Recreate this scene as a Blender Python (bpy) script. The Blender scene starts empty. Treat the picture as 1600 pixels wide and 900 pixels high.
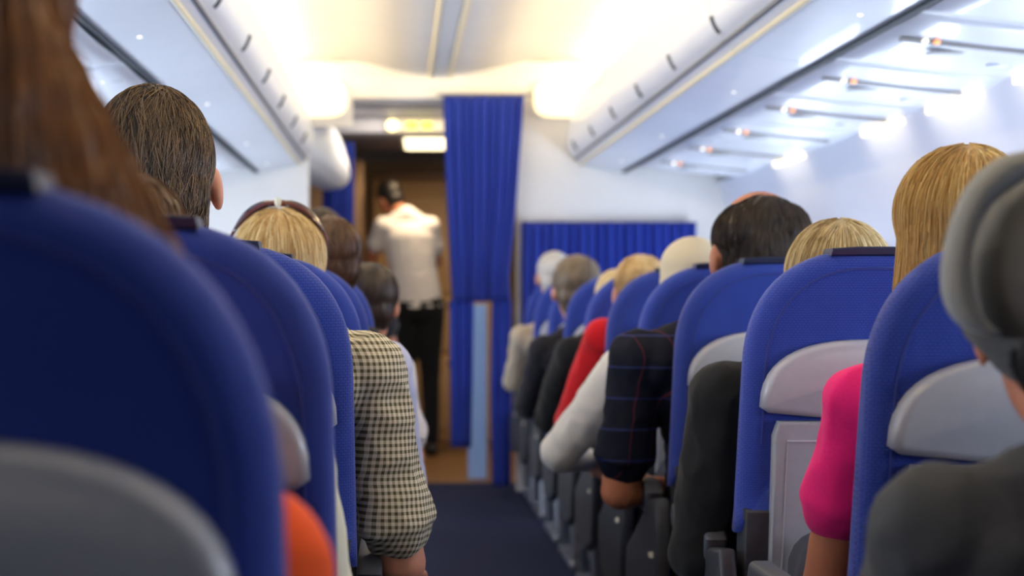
import bpy, bmesh, math, random
from mathutils import Vector, Matrix, noise
from mathutils.bvhtree import BVHTree

random.seed(7)
SC = bpy.context.scene
COL = SC.collection
EYE = 1.07          # height of the lens above the cabin floor
CX = 0.22           # centre line of the cabin
F_END = 9.12        # where the cabin section ends (class divider)

# ------------------------------------------------------------------ camera
cam_d = bpy.data.cameras.new('camera')
cam = bpy.data.objects.new('camera', cam_d)
COL.objects.link(cam)
cam.location = (0, 0, EYE)
cam.rotation_euler = (math.pi / 2, 0, 0)
cam_d.sensor_width = 36
cam_d.lens = 58.5
cam_d.shift_x = 0.1094
cam_d.shift_y = 0.0081
cam_d.clip_start = 0.05
cam_d.dof.use_dof = True
cam_d.dof.focus_distance = 2.75
cam_d.dof.aperture_fstop = 3.3
SC.camera = cam

# ------------------------------------------------------------------ world, exposure
SC.view_settings.view_transform = 'Standard'
SC.view_settings.look = 'None'
SC.view_settings.gamma = 1
SC.view_settings.use_curve_mapping = False
SC.view_settings.exposure = 0.0
SC.cycles.use_denoising = True
SC.cycles.max_bounces = 8
SC.cycles.diffuse_bounces = 5
SC.cycles.sample_clamp_indirect = 4.0
wd = bpy.data.worlds.new('world')
SC.world = wd
wd.use_nodes = True
wd.node_tree.nodes['Background'].inputs[0].default_value = (0.80, 0.87, 1.0, 1)
wd.node_tree.nodes['Background'].inputs[1].default_value = 0.14


def area(name, loc, rot, sx, sy, power, col, spread=180):
    d = bpy.data.lights.new(name, 'AREA')
    d.shape = 'RECTANGLE'
    d.size = sx
    d.size_y = sy
    d.energy = power
    d.color = col
    d.spread = math.radians(spread)
    o = bpy.data.objects.new(name, d)
    o.location = loc
    o.rotation_euler = rot
    COL.objects.link(o)
    return o


WARM = (1.0, 0.78, 0.44)
COOL = (0.70, 0.82, 1.0)
for s in (-1, 1):
    # warm cove strips on top of the bins, washing the ceiling
    area('cove_strip_light', (CX + s * 0.93, 4.8, EYE + 1.185), (0, s * math.radians(108), 0), 0.05, 8.4, 92, WARM)
    # daylight through the row of cabin windows
    for k in range(5):
        area('window_daylight', (CX + s * 1.68, 1.6 + 1.65 * k, EYE + 0.02), (0, s * math.radians(98), 0), 0.34, 1.1, 17, COOL)
# warm galley lamp, then an added fill light with no fixture of its own
area('galley_lamp_and_fill', (0.17, 11.0, EYE + 0.96), (0, 0, 0), 0.28, 0.28, 8, (1.0, 0.74, 0.46))
area('galley_lamp_and_fill', (0.10, 9.55, EYE + 1.04), (math.radians(25), 0, 0), 0.8, 0.15, 9, (1.0, 0.84, 0.66))


# ------------------------------------------------------------------ helpers
def lin(c):
    return tuple((v / 255 / 12.92) if v / 255 <= 0.04045 else ((v / 255 + 0.055) / 1.055) ** 2.4 for v in c) + (1,)


def new_mat(name, col, rough=0.6, metal=0.0, coat=0.0, sheen=0.0, spec=0.5, sub=0.0):
    m = bpy.data.materials.new(name)
    m.use_nodes = True
    b = m.node_tree.nodes['Principled BSDF']
    b.inputs['Base Color'].default_value = lin(col)
    b.inputs['Roughness'].default_value = rough
    b.inputs['Metallic'].default_value = metal
    b.inputs['Coat Weight'].default_value = coat
    b.inputs['Sheen Weight'].default_value = sheen
    b.inputs['Specular IOR Level'].default_value = spec
    if sub:
        b.inputs['Subsurface Weight'].default_value = sub
        b.inputs['Subsurface Radius'].default_value = (0.02, 0.008, 0.004)
        b.inputs['Subsurface Scale'].default_value = 0.5
    return m


def N(m, t, **kw):
    n = m.node_tree.nodes.new(t)
    for k, v in kw.items():
        setattr(n, k, v)
    return n


def L(m, a, b):
    m.node_tree.links.new(a, b)


def coords(m, scale=(1, 1, 1), rot=(0, 0, 0)):
    tc = N(m, 'ShaderNodeTexCoord')
    mp = N(m, 'ShaderNodeMapping')
    mp.inputs['Scale'].default_value = scale
    mp.inputs['Rotation'].default_value = rot
    L(m, tc.outputs['Object'], mp.inputs['Vector'])
    return mp.outputs['Vector']


def bump(m, height, strength, dist=0.002, chain=None):
    b = N(m, 'ShaderNodeBump')
    b.inputs['Strength'].default_value = strength
    b.inputs['Distance'].default_value = dist
    L(m, height, b.inputs['Height'])
    if chain is not None:
        L(m, chain, b.inputs['Normal'])
    L(m, b.outputs['Normal'], m.node_tree.nodes['Principled BSDF'].inputs['Normal'])
    return b.outputs['Normal']


def noisy(m, c1, c2, scale, stretch=(1, 1, 1), bmp=0.0, detail=4, dist=0.003):
    """mottle between two real colours of the thing, with an optional bump"""
    v = coords(m, stretch)
    n = N(m, 'ShaderNodeTexNoise')
    n.inputs['Scale'].default_value = scale
    n.inputs['Detail'].default_value = detail
    L(m, v, n.inputs['Vector'])
    mx = N(m, 'ShaderNodeMix', data_type='RGBA')
    mx.inputs[6].default_value = lin(c1)
    mx.inputs[7].default_value = lin(c2)
    L(m, n.outputs['Fac'], mx.inputs[0])
    L(m, mx.outputs[2], m.node_tree.nodes['Principled BSDF'].inputs['Base Color'])
    if bmp:
        bump(m, n.outputs['Fac'], bmp, dist)
    return m


def emit_mat(name, col, strength):
    m = new_mat(name, col, 0.4)
    b = m.node_tree.nodes['Principled BSDF']
    b.inputs['Emission Color'].default_value = lin(col)
    b.inputs['Emission Strength'].default_value = strength
    return m


def seat_fabric(name, c1, c2):
    """waffle-woven seat cover cloth"""
    m = new_mat(name, c1, 0.75, sheen=0.12, spec=0.25)
    v = coords(m, (1, 1, 1), (math.radians(90), 0, 0))
    br = N(m, 'ShaderNodeTexBrick')
    br.offset = 0.5
    br.inputs['Scale'].default_value = 1.0
    br.inputs['Brick Width'].default_value = 0.0072
    br.inputs['Row Height'].default_value = 0.0045
    br.inputs['Mortar Size'].default_value = 0.0009
    br.inputs['Mortar Smooth'].default_value = 0.6
    br.inputs['Color1'].default_value = lin(c1)
    br.inputs['Color2'].default_value = lin(c1)
    br.inputs['Mortar'].default_value = lin(c2)
    L(m, v, br.inputs['Vector'])
    L(m, br.outputs['Color'], m.node_tree.nodes['Principled BSDF'].inputs['Base Color'])
    v2 = coords(m, (1, 1, 0.35))
    n = N(m, 'ShaderNodeTexNoise')
    n.inputs['Scale'].default_value = 14
    n.inputs['Detail'].default_value = 2
    L(m, v2, n.inputs['Vector'])
    b1 = N(m, 'ShaderNodeBump')
    b1.inputs['Strength'].default_value = 0.35
    b1.inputs['Distance'].default_value = 0.02
    L(m, n.outputs['Fac'], b1.inputs['Height'])
    inv = N(m, 'ShaderNodeMath', operation='SUBTRACT')
    inv.inputs[0].default_value = 1
    L(m, br.outputs['Fac'], inv.inputs[1])
    bump(m, inv.outputs[0], 0.5, 0.0012, b1.outputs['Normal'])
    return m


def stripes_mat(name, base, dark, period, duty=0.5, both=True, third=None, rough=0.85):
    """woven check: bands across and bands down the cloth"""
    m = new_mat(name, base, rough, spec=0.2)
    tc = N(m, 'ShaderNodeTexCoord')
    sp = N(m, 'ShaderNodeSeparateXYZ')
    L(m, tc.outputs['Object'], sp.inputs[0])
    ad = N(m, 'ShaderNodeMath', operation='ADD')
    L(m, sp.outputs['X'], ad.inputs[0])
    yy = N(m, 'ShaderNodeMath', operation='MULTIPLY')
    yy.inputs[1].default_value = 0.75
    L(m, sp.outputs['Y'], yy.inputs[0])
    L(m, yy.outputs[0], ad.inputs[1])

    def band(src):
        a = N(m, 'ShaderNodeMath', operation='MULTIPLY')
        a.inputs[1].default_value = 1 / period
        L(m, src, a.inputs[0])
        f = N(m, 'ShaderNodeMath', operation='FRACT')
        L(m, a.outputs[0], f.inputs[0])
        g = N(m, 'ShaderNodeMath', operation='LESS_THAN')
        g.inputs[1].default_value = duty
        L(m, f.outputs[0], g.inputs[0])
        return g.outputs[0]
    s1 = band(ad.outputs[0])
    s2 = band(sp.outputs['Z'])
    if third is None:
        t = N(m, 'ShaderNodeMath', operation='ADD')
        L(m, s1, t.inputs[0])
        L(m, s2, t.inputs[1])
        h = N(m, 'ShaderNodeMath', operation='MULTIPLY')
        h.inputs[1].default_value = 0.5
        L(m, t.outputs[0], h.inputs[0])
        mx = N(m, 'ShaderNodeMix', data_type='RGBA')
        mx.inputs[6].default_value = lin(base)
        mx.inputs[7].default_value = lin(dark)
        L(m, h.outputs[0], mx.inputs[0])
        out = mx.outputs[2]
    else:
        mx = N(m, 'ShaderNodeMix', data_type='RGBA')
        mx.inputs[6].default_value = lin(base)
        mx.inputs[7].default_value = lin(dark)
        L(m, s1, mx.inputs[0])
        mx2 = N(m, 'ShaderNodeMix', data_type='RGBA')
        mx2.inputs[7].default_value = lin(third)
        L(m, mx.outputs[2], mx2.inputs[6])
        L(m, s2, mx2.inputs[0])
        out = mx2.outputs[2]
    L(m, out, m.node_tree.nodes['Principled BSDF'].inputs['Base Color'])
    return m


def hair_mat(name, dark, light, rough=0.42):
    m = new_mat(name, dark, rough, spec=0.45)
    at = N(m, 'ShaderNodeAttribute', attribute_name='tint')
    v = coords(m, (1, 1, 0.12))
    n = N(m, 'ShaderNodeTexNoise')
    n.inputs['Scale'].default_value = 90
    n.inputs['Detail'].default_value = 3
    L(m, v, n.inputs['Vector'])
    ad = N(m, 'ShaderNodeMath', operation='ADD')
    L(m, at.outputs['Fac'], ad.inputs[0])
    L(m, n.outputs['Fac'], ad.inputs[1])
    sb = N(m, 'ShaderNodeMath', operation='SUBTRACT', use_clamp=True)
    sb.inputs[1].default_value = 0.5
    L(m, ad.outputs[0], sb.inputs[0])
    mx = N(m, 'ShaderNodeMix', data_type='RGBA')
    mx.inputs[6].default_value = lin(dark)
    mx.inputs[7].default_value = lin(light)
    L(m, sb.outputs[0], mx.inputs[0])
    L(m, mx.outputs[2], m.node_tree.nodes['Principled BSDF'].inputs['Base Color'])
    bump(m, n.outputs['Fac'], 0.5, 0.004)
    return m


class MB:
    """collects shapes and links them as one mesh object"""

    def __init__(self):
        self.v = []
        self.f = []
        self.tint = None

    def add(self, verts, faces):
        o = len(self.v)
        self.v += [Vector(p) for p in verts]
        self.f += [tuple(i + o for i in f) for f in faces]

    def box(self, lo, hi, r=0.0):
        x0, y0, z0 = lo
        x1, y1, z1 = hi
        if r <= 0:
            self.add([(x0, y0, z0), (x1, y0, z0), (x1, y1, z0), (x0, y1, z0), (x0, y0, z1), (x1, y0, z1), (x1, y1, z1), (x0, y1, z1)],
                     [(0, 3, 2, 1), (4, 5, 6, 7), (0, 1, 5, 4), (1, 2, 6, 5), (2, 3, 7, 6), (3, 0, 4, 7)])
            return
        bm = bmesh.new()
        bmesh.ops.create_cube(bm, size=1)
        for v in bm.verts:
            v.co = Vector(((x0 + x1) / 2 + v.co.x * (x1 - x0), (y0 + y1) / 2 + v.co.y * (y1 - y0), (z0 + z1) / 2 + v.co.z * (z1 - z0)))
        bmesh.ops.bevel(bm, geom=list(bm.edges), offset=r, segments=3, affect='EDGES', profile=0.5)
        bm.verts.index_update()
        self.add([v.co.copy() for v in bm.verts], [[v.index for v in f.verts] for f in bm.faces])
        bm.free()

    def ell(self, c, r, mat=None, nu=20, nv=12):
        c = Vector(c)
        vs = []
        for j in range(1, nv):
            t = math.pi * j / nv
            for i in range(nu):
                p = 2 * math.pi * i / nu
                vs.append(Vector((r[0] * math.sin(t) * math.cos(p), r[1] * math.sin(t) * math.sin(p), r[2] * math.cos(t))))
        vs.append(Vector((0, 0, r[2])))
        vs.append(Vector((0, 0, -r[2])))
        fs = []
        for j in range(nv - 2):
            for i in range(nu):
                a = j * nu + i
                b = j * nu + (i + 1) % nu
                fs.append((a, a + nu, b + nu, b))
        T, B = len(vs) - 2, len(vs) - 1
        for i in range(nu):
            fs.append((T, i, (i + 1) % nu))
            fs.append((B, (nv - 2) * nu + (i + 1) % nu, (nv - 2) * nu + i))
        if mat is not None:
            vs = [mat @ (v + c) for v in vs]
        else:
            vs = [v + c for v in vs]
        self.add(vs, fs)

    def chain(self, a, ra, b, rb, n=7, mat=None):
        a, b, ra, rb = Vector(a), Vector(b), Vector(ra), Vector(rb)
        for k in range(n + 1):
            t = k / n
            self.ell(a.lerp(b, t), ra.lerp(rb, t), mat, 16, 10)

    def limb(self, a, ra, b, rb, mat=None):
        n = max(3, int((Vector(b) - Vector(a)).length / (0.45 * min(ra, rb))))
        self.chain(a, (ra,) * 3, b, (rb,) * 3, min(n, 14), mat)

    def tube(self, pts, rad, ns=10, closed=False, squash=1.0):
        pts = [Vector(p) for p in pts]
        n = len(pts)
        rads = rad if isinstance(rad, (list, tuple)) else [rad] * n
        rings = []
        up = None
        for i, p in enumerate(pts):
            if closed:
                t = pts[(i + 1) % n] - pts[i - 1]
            else:
                t = pts[min(i + 1, n - 1)] - pts[max(i - 1, 0)]
            t.normalize()
            if up is None:
                up = Vector((0, 0, 1)) if abs(t.z) < 0.9 else Vector((0, 1, 0))
            s = t.cross(up).normalized()
            u = s.cross(t).normalized()
            up = u
            rings.append([p + (s * math.cos(2 * math.pi * k / ns) + u * squash * math.sin(2 * math.pi * k / ns)) * rads[i] for k in range(ns)])
        vs = [v for r in rings for v in r]
        fs = []
        m = n if closed else n - 1
        for i in range(m):
            for k in range(ns):
                a = i * ns + k
                b = i * ns + (k + 1) % ns
                j = ((i + 1) % n) * ns
                fs.append((a, b, j + (k + 1) % ns, j + k))
        if not closed:
            fs.append(tuple(range(ns))[::-1])
            fs.append(tuple((n - 1) * ns + k for k in range(ns)))
        self.add(vs, fs)

    def slab(self, outline, y0, y1, r, fn=None, seg=4, bulge0=0.0, bulge1=0.0):
        """closed outline (x, z) counter-clockwise, extruded y0..y1 with edges rounded by r"""
        n = len(outline)
        P = [Vector((p[0], p[1])) for p in outline]
        nor = []
        for i in range(n):
            e = P[(i + 1) % n] - P[i - 1]
            nor.append(Vector((e.y, -e.x)).normalized())
        prof = []
        for k in range(seg + 1):
            a = math.pi / 2 * k / seg
            prof.append((r * (1 - math.sin(a)), y0 + r * (1 - math.cos(a))))
        prof += [(q[0], y1 - (q[1] - y0)) for q in prof[::-1]]
        rings = [[Vector((P[i].x - nor[i].x * s, y, P[i].y - nor[i].y * s)) for i in range(n)] for s, y in prof]
        cen = sum((Vector((p.x, 0, p.y)) for p in P), Vector()) / n
        cap0, cap1 = [], []
        for cap, ring, yb, bg in ((cap0, rings[0], y0, -bulge0), (cap1, rings[-1], y1, bulge1)):
            for t in (0.12, 0.3, 0.5, 0.7, 0.88):
                cap.append([Vector((q.x * (1 - t) + cen.x * t, yb + bg * (1 - (1 - t) ** 2), q.z * (1 - t) + cen.z * t)) for q in ring])
        rings = cap0[::-1] + rings + cap1
        vs = [q for rg in rings for q in rg]
        fs = []
        for j in range(len(rings) - 1):
            for i in range(n):
                a, b = j * n + i, j * n + (i + 1) % n
                fs.append((a, a + n, b + n, b))
        c0 = len(vs)
        vs.append(Vector((cen.x, y0 - bulge0, cen.z)))
        vs.append(Vector((cen.x, y1 + bulge1, cen.z)))
        last = (len(rings) - 1) * n
        for i in range(n):
            fs.append((c0, i, (i + 1) % n))
            fs.append((c0 + 1, last + (i + 1) % n, last + i))
        if fn:
            vs = [fn(v) for v in vs]
        self.add(vs, fs)

    def extrude_y(self, prof, y0, y1, ny=1, fn=None):
        """closed profile (x, z) extruded along y"""
        n = len(prof)
        vs = []
        for j in range(ny + 1):
            y = y0 + (y1 - y0) * j / ny
            for p in prof:
                v = Vector((p[0], y, p[1]))
                vs.append(fn(v) if fn else v)
        fs = [(j * n + i, j * n + (i + 1) % n, (j + 1) * n + (i + 1) % n, (j + 1) * n + i) for j in range(ny) for i in range(n)]
        fs.append(tuple(range(n))[::-1])
        fs.append(tuple(ny * n + i for i in range(n)))
        self.add(vs, fs)

    def mesh(self, name):
        me = bpy.data.meshes.new(name)
        me.from_pydata([tuple(v) for v in self.v], [], self.f)
        bm = bmesh.new()
        bm.from_mesh(me)
        if getattr(self, 'weld', False):
            bmesh.ops.remove_doubles(bm, verts=bm.verts, dist=0.0005)
        bmesh.ops.recalc_face_normals(bm, faces=bm.faces)
        bm.to_mesh(me)
        bm.free()
        return me

    def build(self, name, m, parent=None, smooth=True, loc=None, angle=40):
        me = self.mesh(name)
        return link(name, me, m, parent, smooth, loc, angle)


def link(name, me, m, parent=None, smooth=True, loc=None, angle=40):
    if smooth:
        me.shade_smooth()
        if angle:
            me.set_sharp_from_angle(angle=math.radians(angle))
    me.materials.append(m)
    o = bpy.data.objects.new(name, me)
    COL.objects.link(o)
    if parent is not None:
        o.parent = parent
    if loc is not None:
        o.location = loc
    return o


def thing(name, label, cat, loc=(0, 0, 0), group=None):
    o = bpy.data.objects.new(name, None)
    o.empty_display_size = 0.1
    COL.objects.link(o)
    o.location = loc
    tag(o, label, cat, group)
    return o


def tag(o, label, cat, group=None, kind=None):
    if label:
        o['label'] = label
    if cat:
        o['category'] = cat
    if group:
        o['group'] = group
    if kind:
        o['kind'] = kind
    return o


def struct(o, label=None):
    o['kind'] = 'structure'
    if label:
        o['label'] = label
    return o


def remesh(mb, voxel, smooth=4, fac=0.5):
    """union all closed shapes of mb into one continuous skin"""
    me = mb.mesh('tmp')
    ob = bpy.data.objects.new('tmp', me)
    COL.objects.link(ob)
    r = ob.modifiers.new('r', 'REMESH')
    r.mode = 'VOXEL'
    r.voxel_size = voxel
    r.use_smooth_shade = True
    if smooth:
        s = ob.modifiers.new('s', 'SMOOTH')
        s.iterations = smooth
        s.factor = fac
    dg = bpy.context.evaluated_depsgraph_get()
    out = bpy.data.meshes.new_from_object(ob.evaluated_get(dg))
    bpy.data.objects.remove(ob)
    bpy.data.meshes.remove(me)
    out.materials.clear()
    return out


def folds(me, amp, scale, stretch=(1, 1, 1), seed=0):
    """cloth folds pushed along the normals"""
    nv = [v.normal.copy() for v in me.vertices]
    off = Vector((seed * 3.1, seed * 1.7, seed * 5.3))
    for v, n in zip(me.vertices, nv):
        q = Vector((v.co.x * stretch[0], v.co.y * stretch[1], v.co.z * stretch[2])) * scale + off
        a = noise.noise(q)
        b = 1 - abs(noise.noise(q * 1.7 + Vector((9, 9, 9)))) * 2.2
        v.co += n * amp * (a * 0.8 + b * 0.5 - 0.3)
    me.update()


# ------------------------------------------------------------------ materials
M = {}
M['fabric'] = seat_fabric('blue_waffle_cloth', (44, 69, 162), (33, 53, 136))
M['seam'] = new_mat('blue_piping', (34, 52, 132), 0.7)
M['band'] = new_mat('navy_headrest_band', (18, 24, 58), 0.45)
M['greyshell'] = noisy(new_mat('warm_grey_plastic', (178, 178, 182), 0.33, coat=0.25), (172, 172, 177), (182, 182, 186), 60)
M['tray'] = noisy(new_mat('grey_tray_plastic', (158, 160, 166), 0.4, coat=0.1), (152, 154, 160), (164, 165, 170), 60)
M['darkplastic'] = noisy(new_mat('charcoal_plastic', (52, 54, 60), 0.5), (46, 48, 54), (60, 62, 68), 40)
M['armrest'] = noisy(new_mat('armrest_plastic', (74, 77, 84), 0.42), (68, 71, 78), (80, 83, 90), 30)
M['metal'] = new_mat('brushed_aluminium', (150, 153, 160), 0.35, metal=0.9)
M['white'] = noisy(new_mat('white_cabin_plastic', (226, 229, 236), 0.32, coat=0.3), (222, 226, 233), (230, 232, 238), 8)
M['bin'] = noisy(new_mat('white_bin_plastic', (226, 230, 238), 0.36, coat=0.15), (220, 225, 234), (232, 234, 240), 6)
M['wall'] = noisy(new_mat('white_sidewall_plastic', (226, 230, 240), 0.45), (222, 227, 238), (230, 233, 242), 10)
M['ceil'] = noisy(new_mat('ceiling_plastic', (214, 210, 205), 0.6), (210, 206, 202), (218, 214, 209), 5)
M['ceil2'] = new_mat('ceiling_rail', (226, 214, 180), 0.5)
M['bulk'] = noisy(new_mat('bulkhead_laminate', (232, 229, 224), 0.5), (228, 225, 220), (236, 233, 228), 12)
M['gap'] = new_mat('shadow_gap_rubber', (34, 42, 50), 0.7)
M['groove'] = new_mat('grey_rubber_seal', (120, 122, 128), 0.6)
M['ventgrey'] = new_mat('vent_grey_plastic', (168, 166, 164), 0.5)
M['latch'] = new_mat('dark_latch', (70, 72, 78), 0.4)
M['lens'] = emit_mat('reading_lamp_lens', (255, 244, 226), 1.3)
M['amber'] = emit_mat('amber_indicator', (255, 170, 110), 1.1)
M['cabinlamp'] = emit_mat('warm_lamp_diffuser', (255, 236, 190), 3.2)
M['coveglow'] = emit_mat('painted_cove_glow', (255, 238, 190), 1.25)
M['signlamp'] = emit_mat('sign_lamp', (255, 240, 180), 2.0)
M['signyellow'] = emit_mat('yellow_sign_symbol', (232, 222, 40), 1.2)
M['wash'] = emit_mat('sidewall_lamp_diffuser', (255, 236, 196), 1.15)
M['signgrey'] = new_mat('sign_housing', (190, 182, 160), 0.4)
M['beam'] = noisy(new_mat('grey_header', (176, 178, 188), 0.5), (170, 172, 184), (182, 184, 192), 9)
M['carpet'] = noisy(new_mat('navy_carpet', (36, 40, 64), 0.95, spec=0.1), (30, 34, 56), (42, 47, 72), 160, bmp=0.6)
M['galleyfloor'] = noisy(new_mat('brown_galley_floor', (132, 92, 54), 0.45), (120, 84, 48), (144, 102, 62), 14)
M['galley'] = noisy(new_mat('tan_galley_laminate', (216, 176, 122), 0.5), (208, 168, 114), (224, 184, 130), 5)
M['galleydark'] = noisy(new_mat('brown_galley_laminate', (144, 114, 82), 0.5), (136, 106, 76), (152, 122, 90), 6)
M['curtain'] = noisy(new_mat('royal_blue_curtain', (32, 52, 146), 0.85, sheen=0.12, spec=0.15), (27, 46, 134), (36, 58, 156), 40, (1, 1, 0.1), 0.4)
M['glass'] = emit_mat('daylit_window_pane', (205, 226, 255), 1.6)
M['paleblue'] = new_mat('painted_blue_light_panel', (160, 196, 250), 0.4)
M['sticker'] = new_mat('cream_sticker', (226, 222, 200), 0.6)
M['skin'] = noisy(new_mat('skin', (212, 150, 122), 0.5, sub=0.12), (206, 142, 114), (218, 158, 130), 30)
M['skin_tan'] = noisy(new_mat('tanned_skin', (186, 118, 84), 0.5, sub=0.12), (178, 110, 78), (194, 126, 92), 30)
M['eye'] = new_mat('eye_white', (235, 235, 232), 0.2)

# ------------------------------------------------------------------ the cabin shell
mb = MB()
mb.box((CX - 1.7, -1.6, -0.05), (CX + 1.7, 9.55, 0.0))
struct(mb.build('floor', M['carpet'], smooth=False), 'dark navy carpet down the aisle')
mb = MB()
mb.box((CX - 1.7, 9.55, -0.05), (CX + 1.7, 13.4, 0.0))
struct(mb.build('floor_galley', M['galleyfloor'], smooth=False), 'brown galley floor past the curtain')


def cy_curve(pts, n=8):
    """Catmull-Rom through 2D points"""
    out = []
    P = [pts[0]] + list(pts) + [pts[-1]]
    for i in range(1, len(P) - 2):
        for k in range(n):
            t = k / n
            q = []
            for a in range(2):
                p0, p1, p2, p3 = P[i - 1][a], P[i][a], P[i + 1][a], P[i + 2][a]
                q.append(0.5 * (2 * p1 + (p2 - p0) * t + (2 * p0 - 5 * p1 + 4 * p2 - p3) * t * t + (3 * p1 - p0 - 3 * p2 + p3) * t ** 3))
            out.append(tuple(q))
    out.append(tuple(pts[-1]))
    return out


# ceiling: two shallow domes with a lower middle, seen in section
half = [(1.03, 1.14), (1.01, 1.20), (0.93, 1.24), (0.76, 1.275), (0.56, 1.29), (0.42, 1.275), (0.26, 1.235), (0.12, 1.212), (0.0, 1.21)]
half = cy_curve(half, 5)
prof = [(CX - l, EYE + h) for l, h in half] + [(CX + l, EYE + h) for l, h in half[::-1][1:]]
top = [(x, z + 0.03) for x, z in prof[::-1]]
mb = MB()
mb.extrude_y(prof + top, -1.6, 8.03, 4)
ceiling = struct(mb.build('ceiling', M['ceil']), 'domed cream ceiling panels between the bins')
mb = MB()
mb.extrude_y([(x, z + 0.004) for x, z in prof] + top, 8.07, F_END, 1)
mb.build('panel', M['ceil'], ceiling)
mb = MB()
mb.extrude_y([(x, z + 0.02) for x, z in prof] + [(x, z + 0.03) for x, z in top], 8.02, 8.08, 1)
mb.build('seal', M['ceil2'], ceiling)
for s in (-1, 1):
    mb = MB()
    mb.box((CX + s * 0.055 - 0.008, -1.6, EYE + 1.198), (CX + s * 0.055 + 0.008, F_END, EYE + 1.214), 0.003)
    mb.build('rail', M['ceil2'], ceiling)

# side walls with window openings
wprof = cy_curve([(1.53, 0.63), (1.585, 0.50), (1.65, 0.33), (1.71, 0.15), (1.735, -0.05), (1.735, -0.30), (1.70, -0.60), (1.60, -1.07)], 6)
WY0, WPITCH = -1.5, 0.51
for s, nm in ((-1, 'wall_left'), (1, 'wall_right')):
    mb = MB()
    mb.weld = True
    ncol = 21
    win = []
    fine = []
    for c in range(ncol):
        y0 = WY0 + c * WPITCH
        ys = [y0, y0 + 0.125, y0 + 0.385, y0 + WPITCH]
        for k in range(3):
            for j in range(len(wprof) - 1):
                (l0, h0), (l1, h1) = wprof[j], wprof[j + 1]
                if k == 1 and h0 < 0.15 and h1 > -0.23:
                    if not win or win[-1] != (c,):
                        win.append((c,))
                    continue
                a = [(CX + s * l0, ys[k], EYE + h0), (CX + s * l0, ys[k + 1], EYE + h0), (CX + s * l1, ys[k + 1], EYE + h1), (CX + s * l1, ys[k], EYE + h1)]
                if ys[k] < F_END + 0.3:
                    mb.add(a, [(0, 1, 2, 3)])
    bmw = mb.build(nm, M['wall'], angle=50)
    md = bmw.modifiers.new('solid', 'SOLIDIFY')
    md.thickness = 0.015
    struct(bmw, 'white curved sidewall below the overhead bins')
    # raised joint covers between the wall panels
    for c in range(0, ncol, 2):
        y = WY0 + c * WPITCH
        if y > F_END or y < 1:
            continue
        mb = MB()
        pts = [(CX + s * (l - 0.004), y, EYE + h) for l, h in wprof]
        vs, fs = [], []
        for p in pts:
            vs += [(p[0], y - 0.03, p[2]), (p[0] - s * 0.010, y - 0.012, p[2]), (p[0] - s * 0.010, y + 0.012, p[2]), (p[0], y + 0.03, p[2])]
        for i in range(len(pts) - 1):
            for k in range(3):
                a = i * 4 + k
                fs.append((a, a + 1, a + 5, a + 4))
        mb.add(vs, fs)
        mb.build('joint_cover', M['wall'], bmw)
    # windows: bevelled reveal and daylit pane
    wn = 1 if s < 0 else 30
    for c in range(ncol):
        y0 = WY0 + c * WPITCH
        if y0 < 0.2 or y0 > 8.4:
            continue
        yc, zc = y0 + 0.255, EYE - 0.035
        hw, hh = 0.105, 0.155
        ring = []
        for k in range(28):
            t = 2 * math.pi * k / 28
            cx_, sx_ = math.cos(t), math.sin(t)
            ring.append((math.copysign(abs(cx_) ** 0.55, cx_), math.copysign(abs(sx_) ** 0.55, sx_)))
        vs, fs = [], []
        for d, (kw, kh) in enumerate(((0.145, 0.20), (0.135, 0.185), (hw + 0.008, hh + 0.008), (hw, hh))):
            dx = (0.006, 0.004, 0.05, 0.055)[d]
            for a, b in ring:
                z = b * kh
                lw = 1.735 - (0.02 * max(0, z) / 0.2 * 1.6 if z > 0 else 0) - (0.006 if d < 2 else 0)
                vs.append((CX + s * (lw + (dx - 0.02 if d < 2 else dx)), yc + a * kw, zc + z))
        for d in range(3):
            for k in range(28):
                p, q = d * 28 + k, d * 28 + (k + 1) % 28
                fs.append((p, q, q + 28, p + 28))
        m1 = MB()
        m1.add(vs, fs)
        w = m1.build('window_%d' % wn, M['white'])
        struct(w, 'oval cabin window')
        m2 = MB()
        m2.slab([(yc + a * hw, zc + b * hh) for a, b in ring], 0, 0.006, 0.002, fn=lambda v, s=s: Vector((CX + s * (1.79 + v.y), v.x, v.z)))
        m2.build('pane', M['glass'], w)
        wn += 1

# front divider wall of the section, both sides of the aisle and the header over it
mb = MB()
mb.box((0.64, F_END, 0.0), (CX + 1.74, F_END + 0.05, EYE + 1.29), 0.004)
struct(mb.build('wall_front_right', M['bulk'], smooth=False), 'cream divider wall ahead of the right-hand rows')
mb = MB()
mb.box((CX - 1.74, F_END, 0.0), (-0.50, F_END + 0.05, EYE + 1.29), 0.004)
struct(mb.build('wall_front_left', M['bulk'], smooth=False), 'cream divider wall ahead of the left-hand rows')
mb = MB()
mb.box((-0.50, F_END, EYE + 1.085), (0.64, F_END + 0.05, EYE + 1.29), 0.004)
struct(mb.build('wall_front_header', M['bulk'], smooth=False), 'cream fascia above the curtain')
mb = MB()
mb.box((-0.50, F_END, EYE + 0.93), (-0.26, F_END + 0.05, EYE + 1.085), 0.004)
mb.build('side_fascia', M['bulk'], bpy.data.objects['wall_front_header'], smooth=False)

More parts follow.
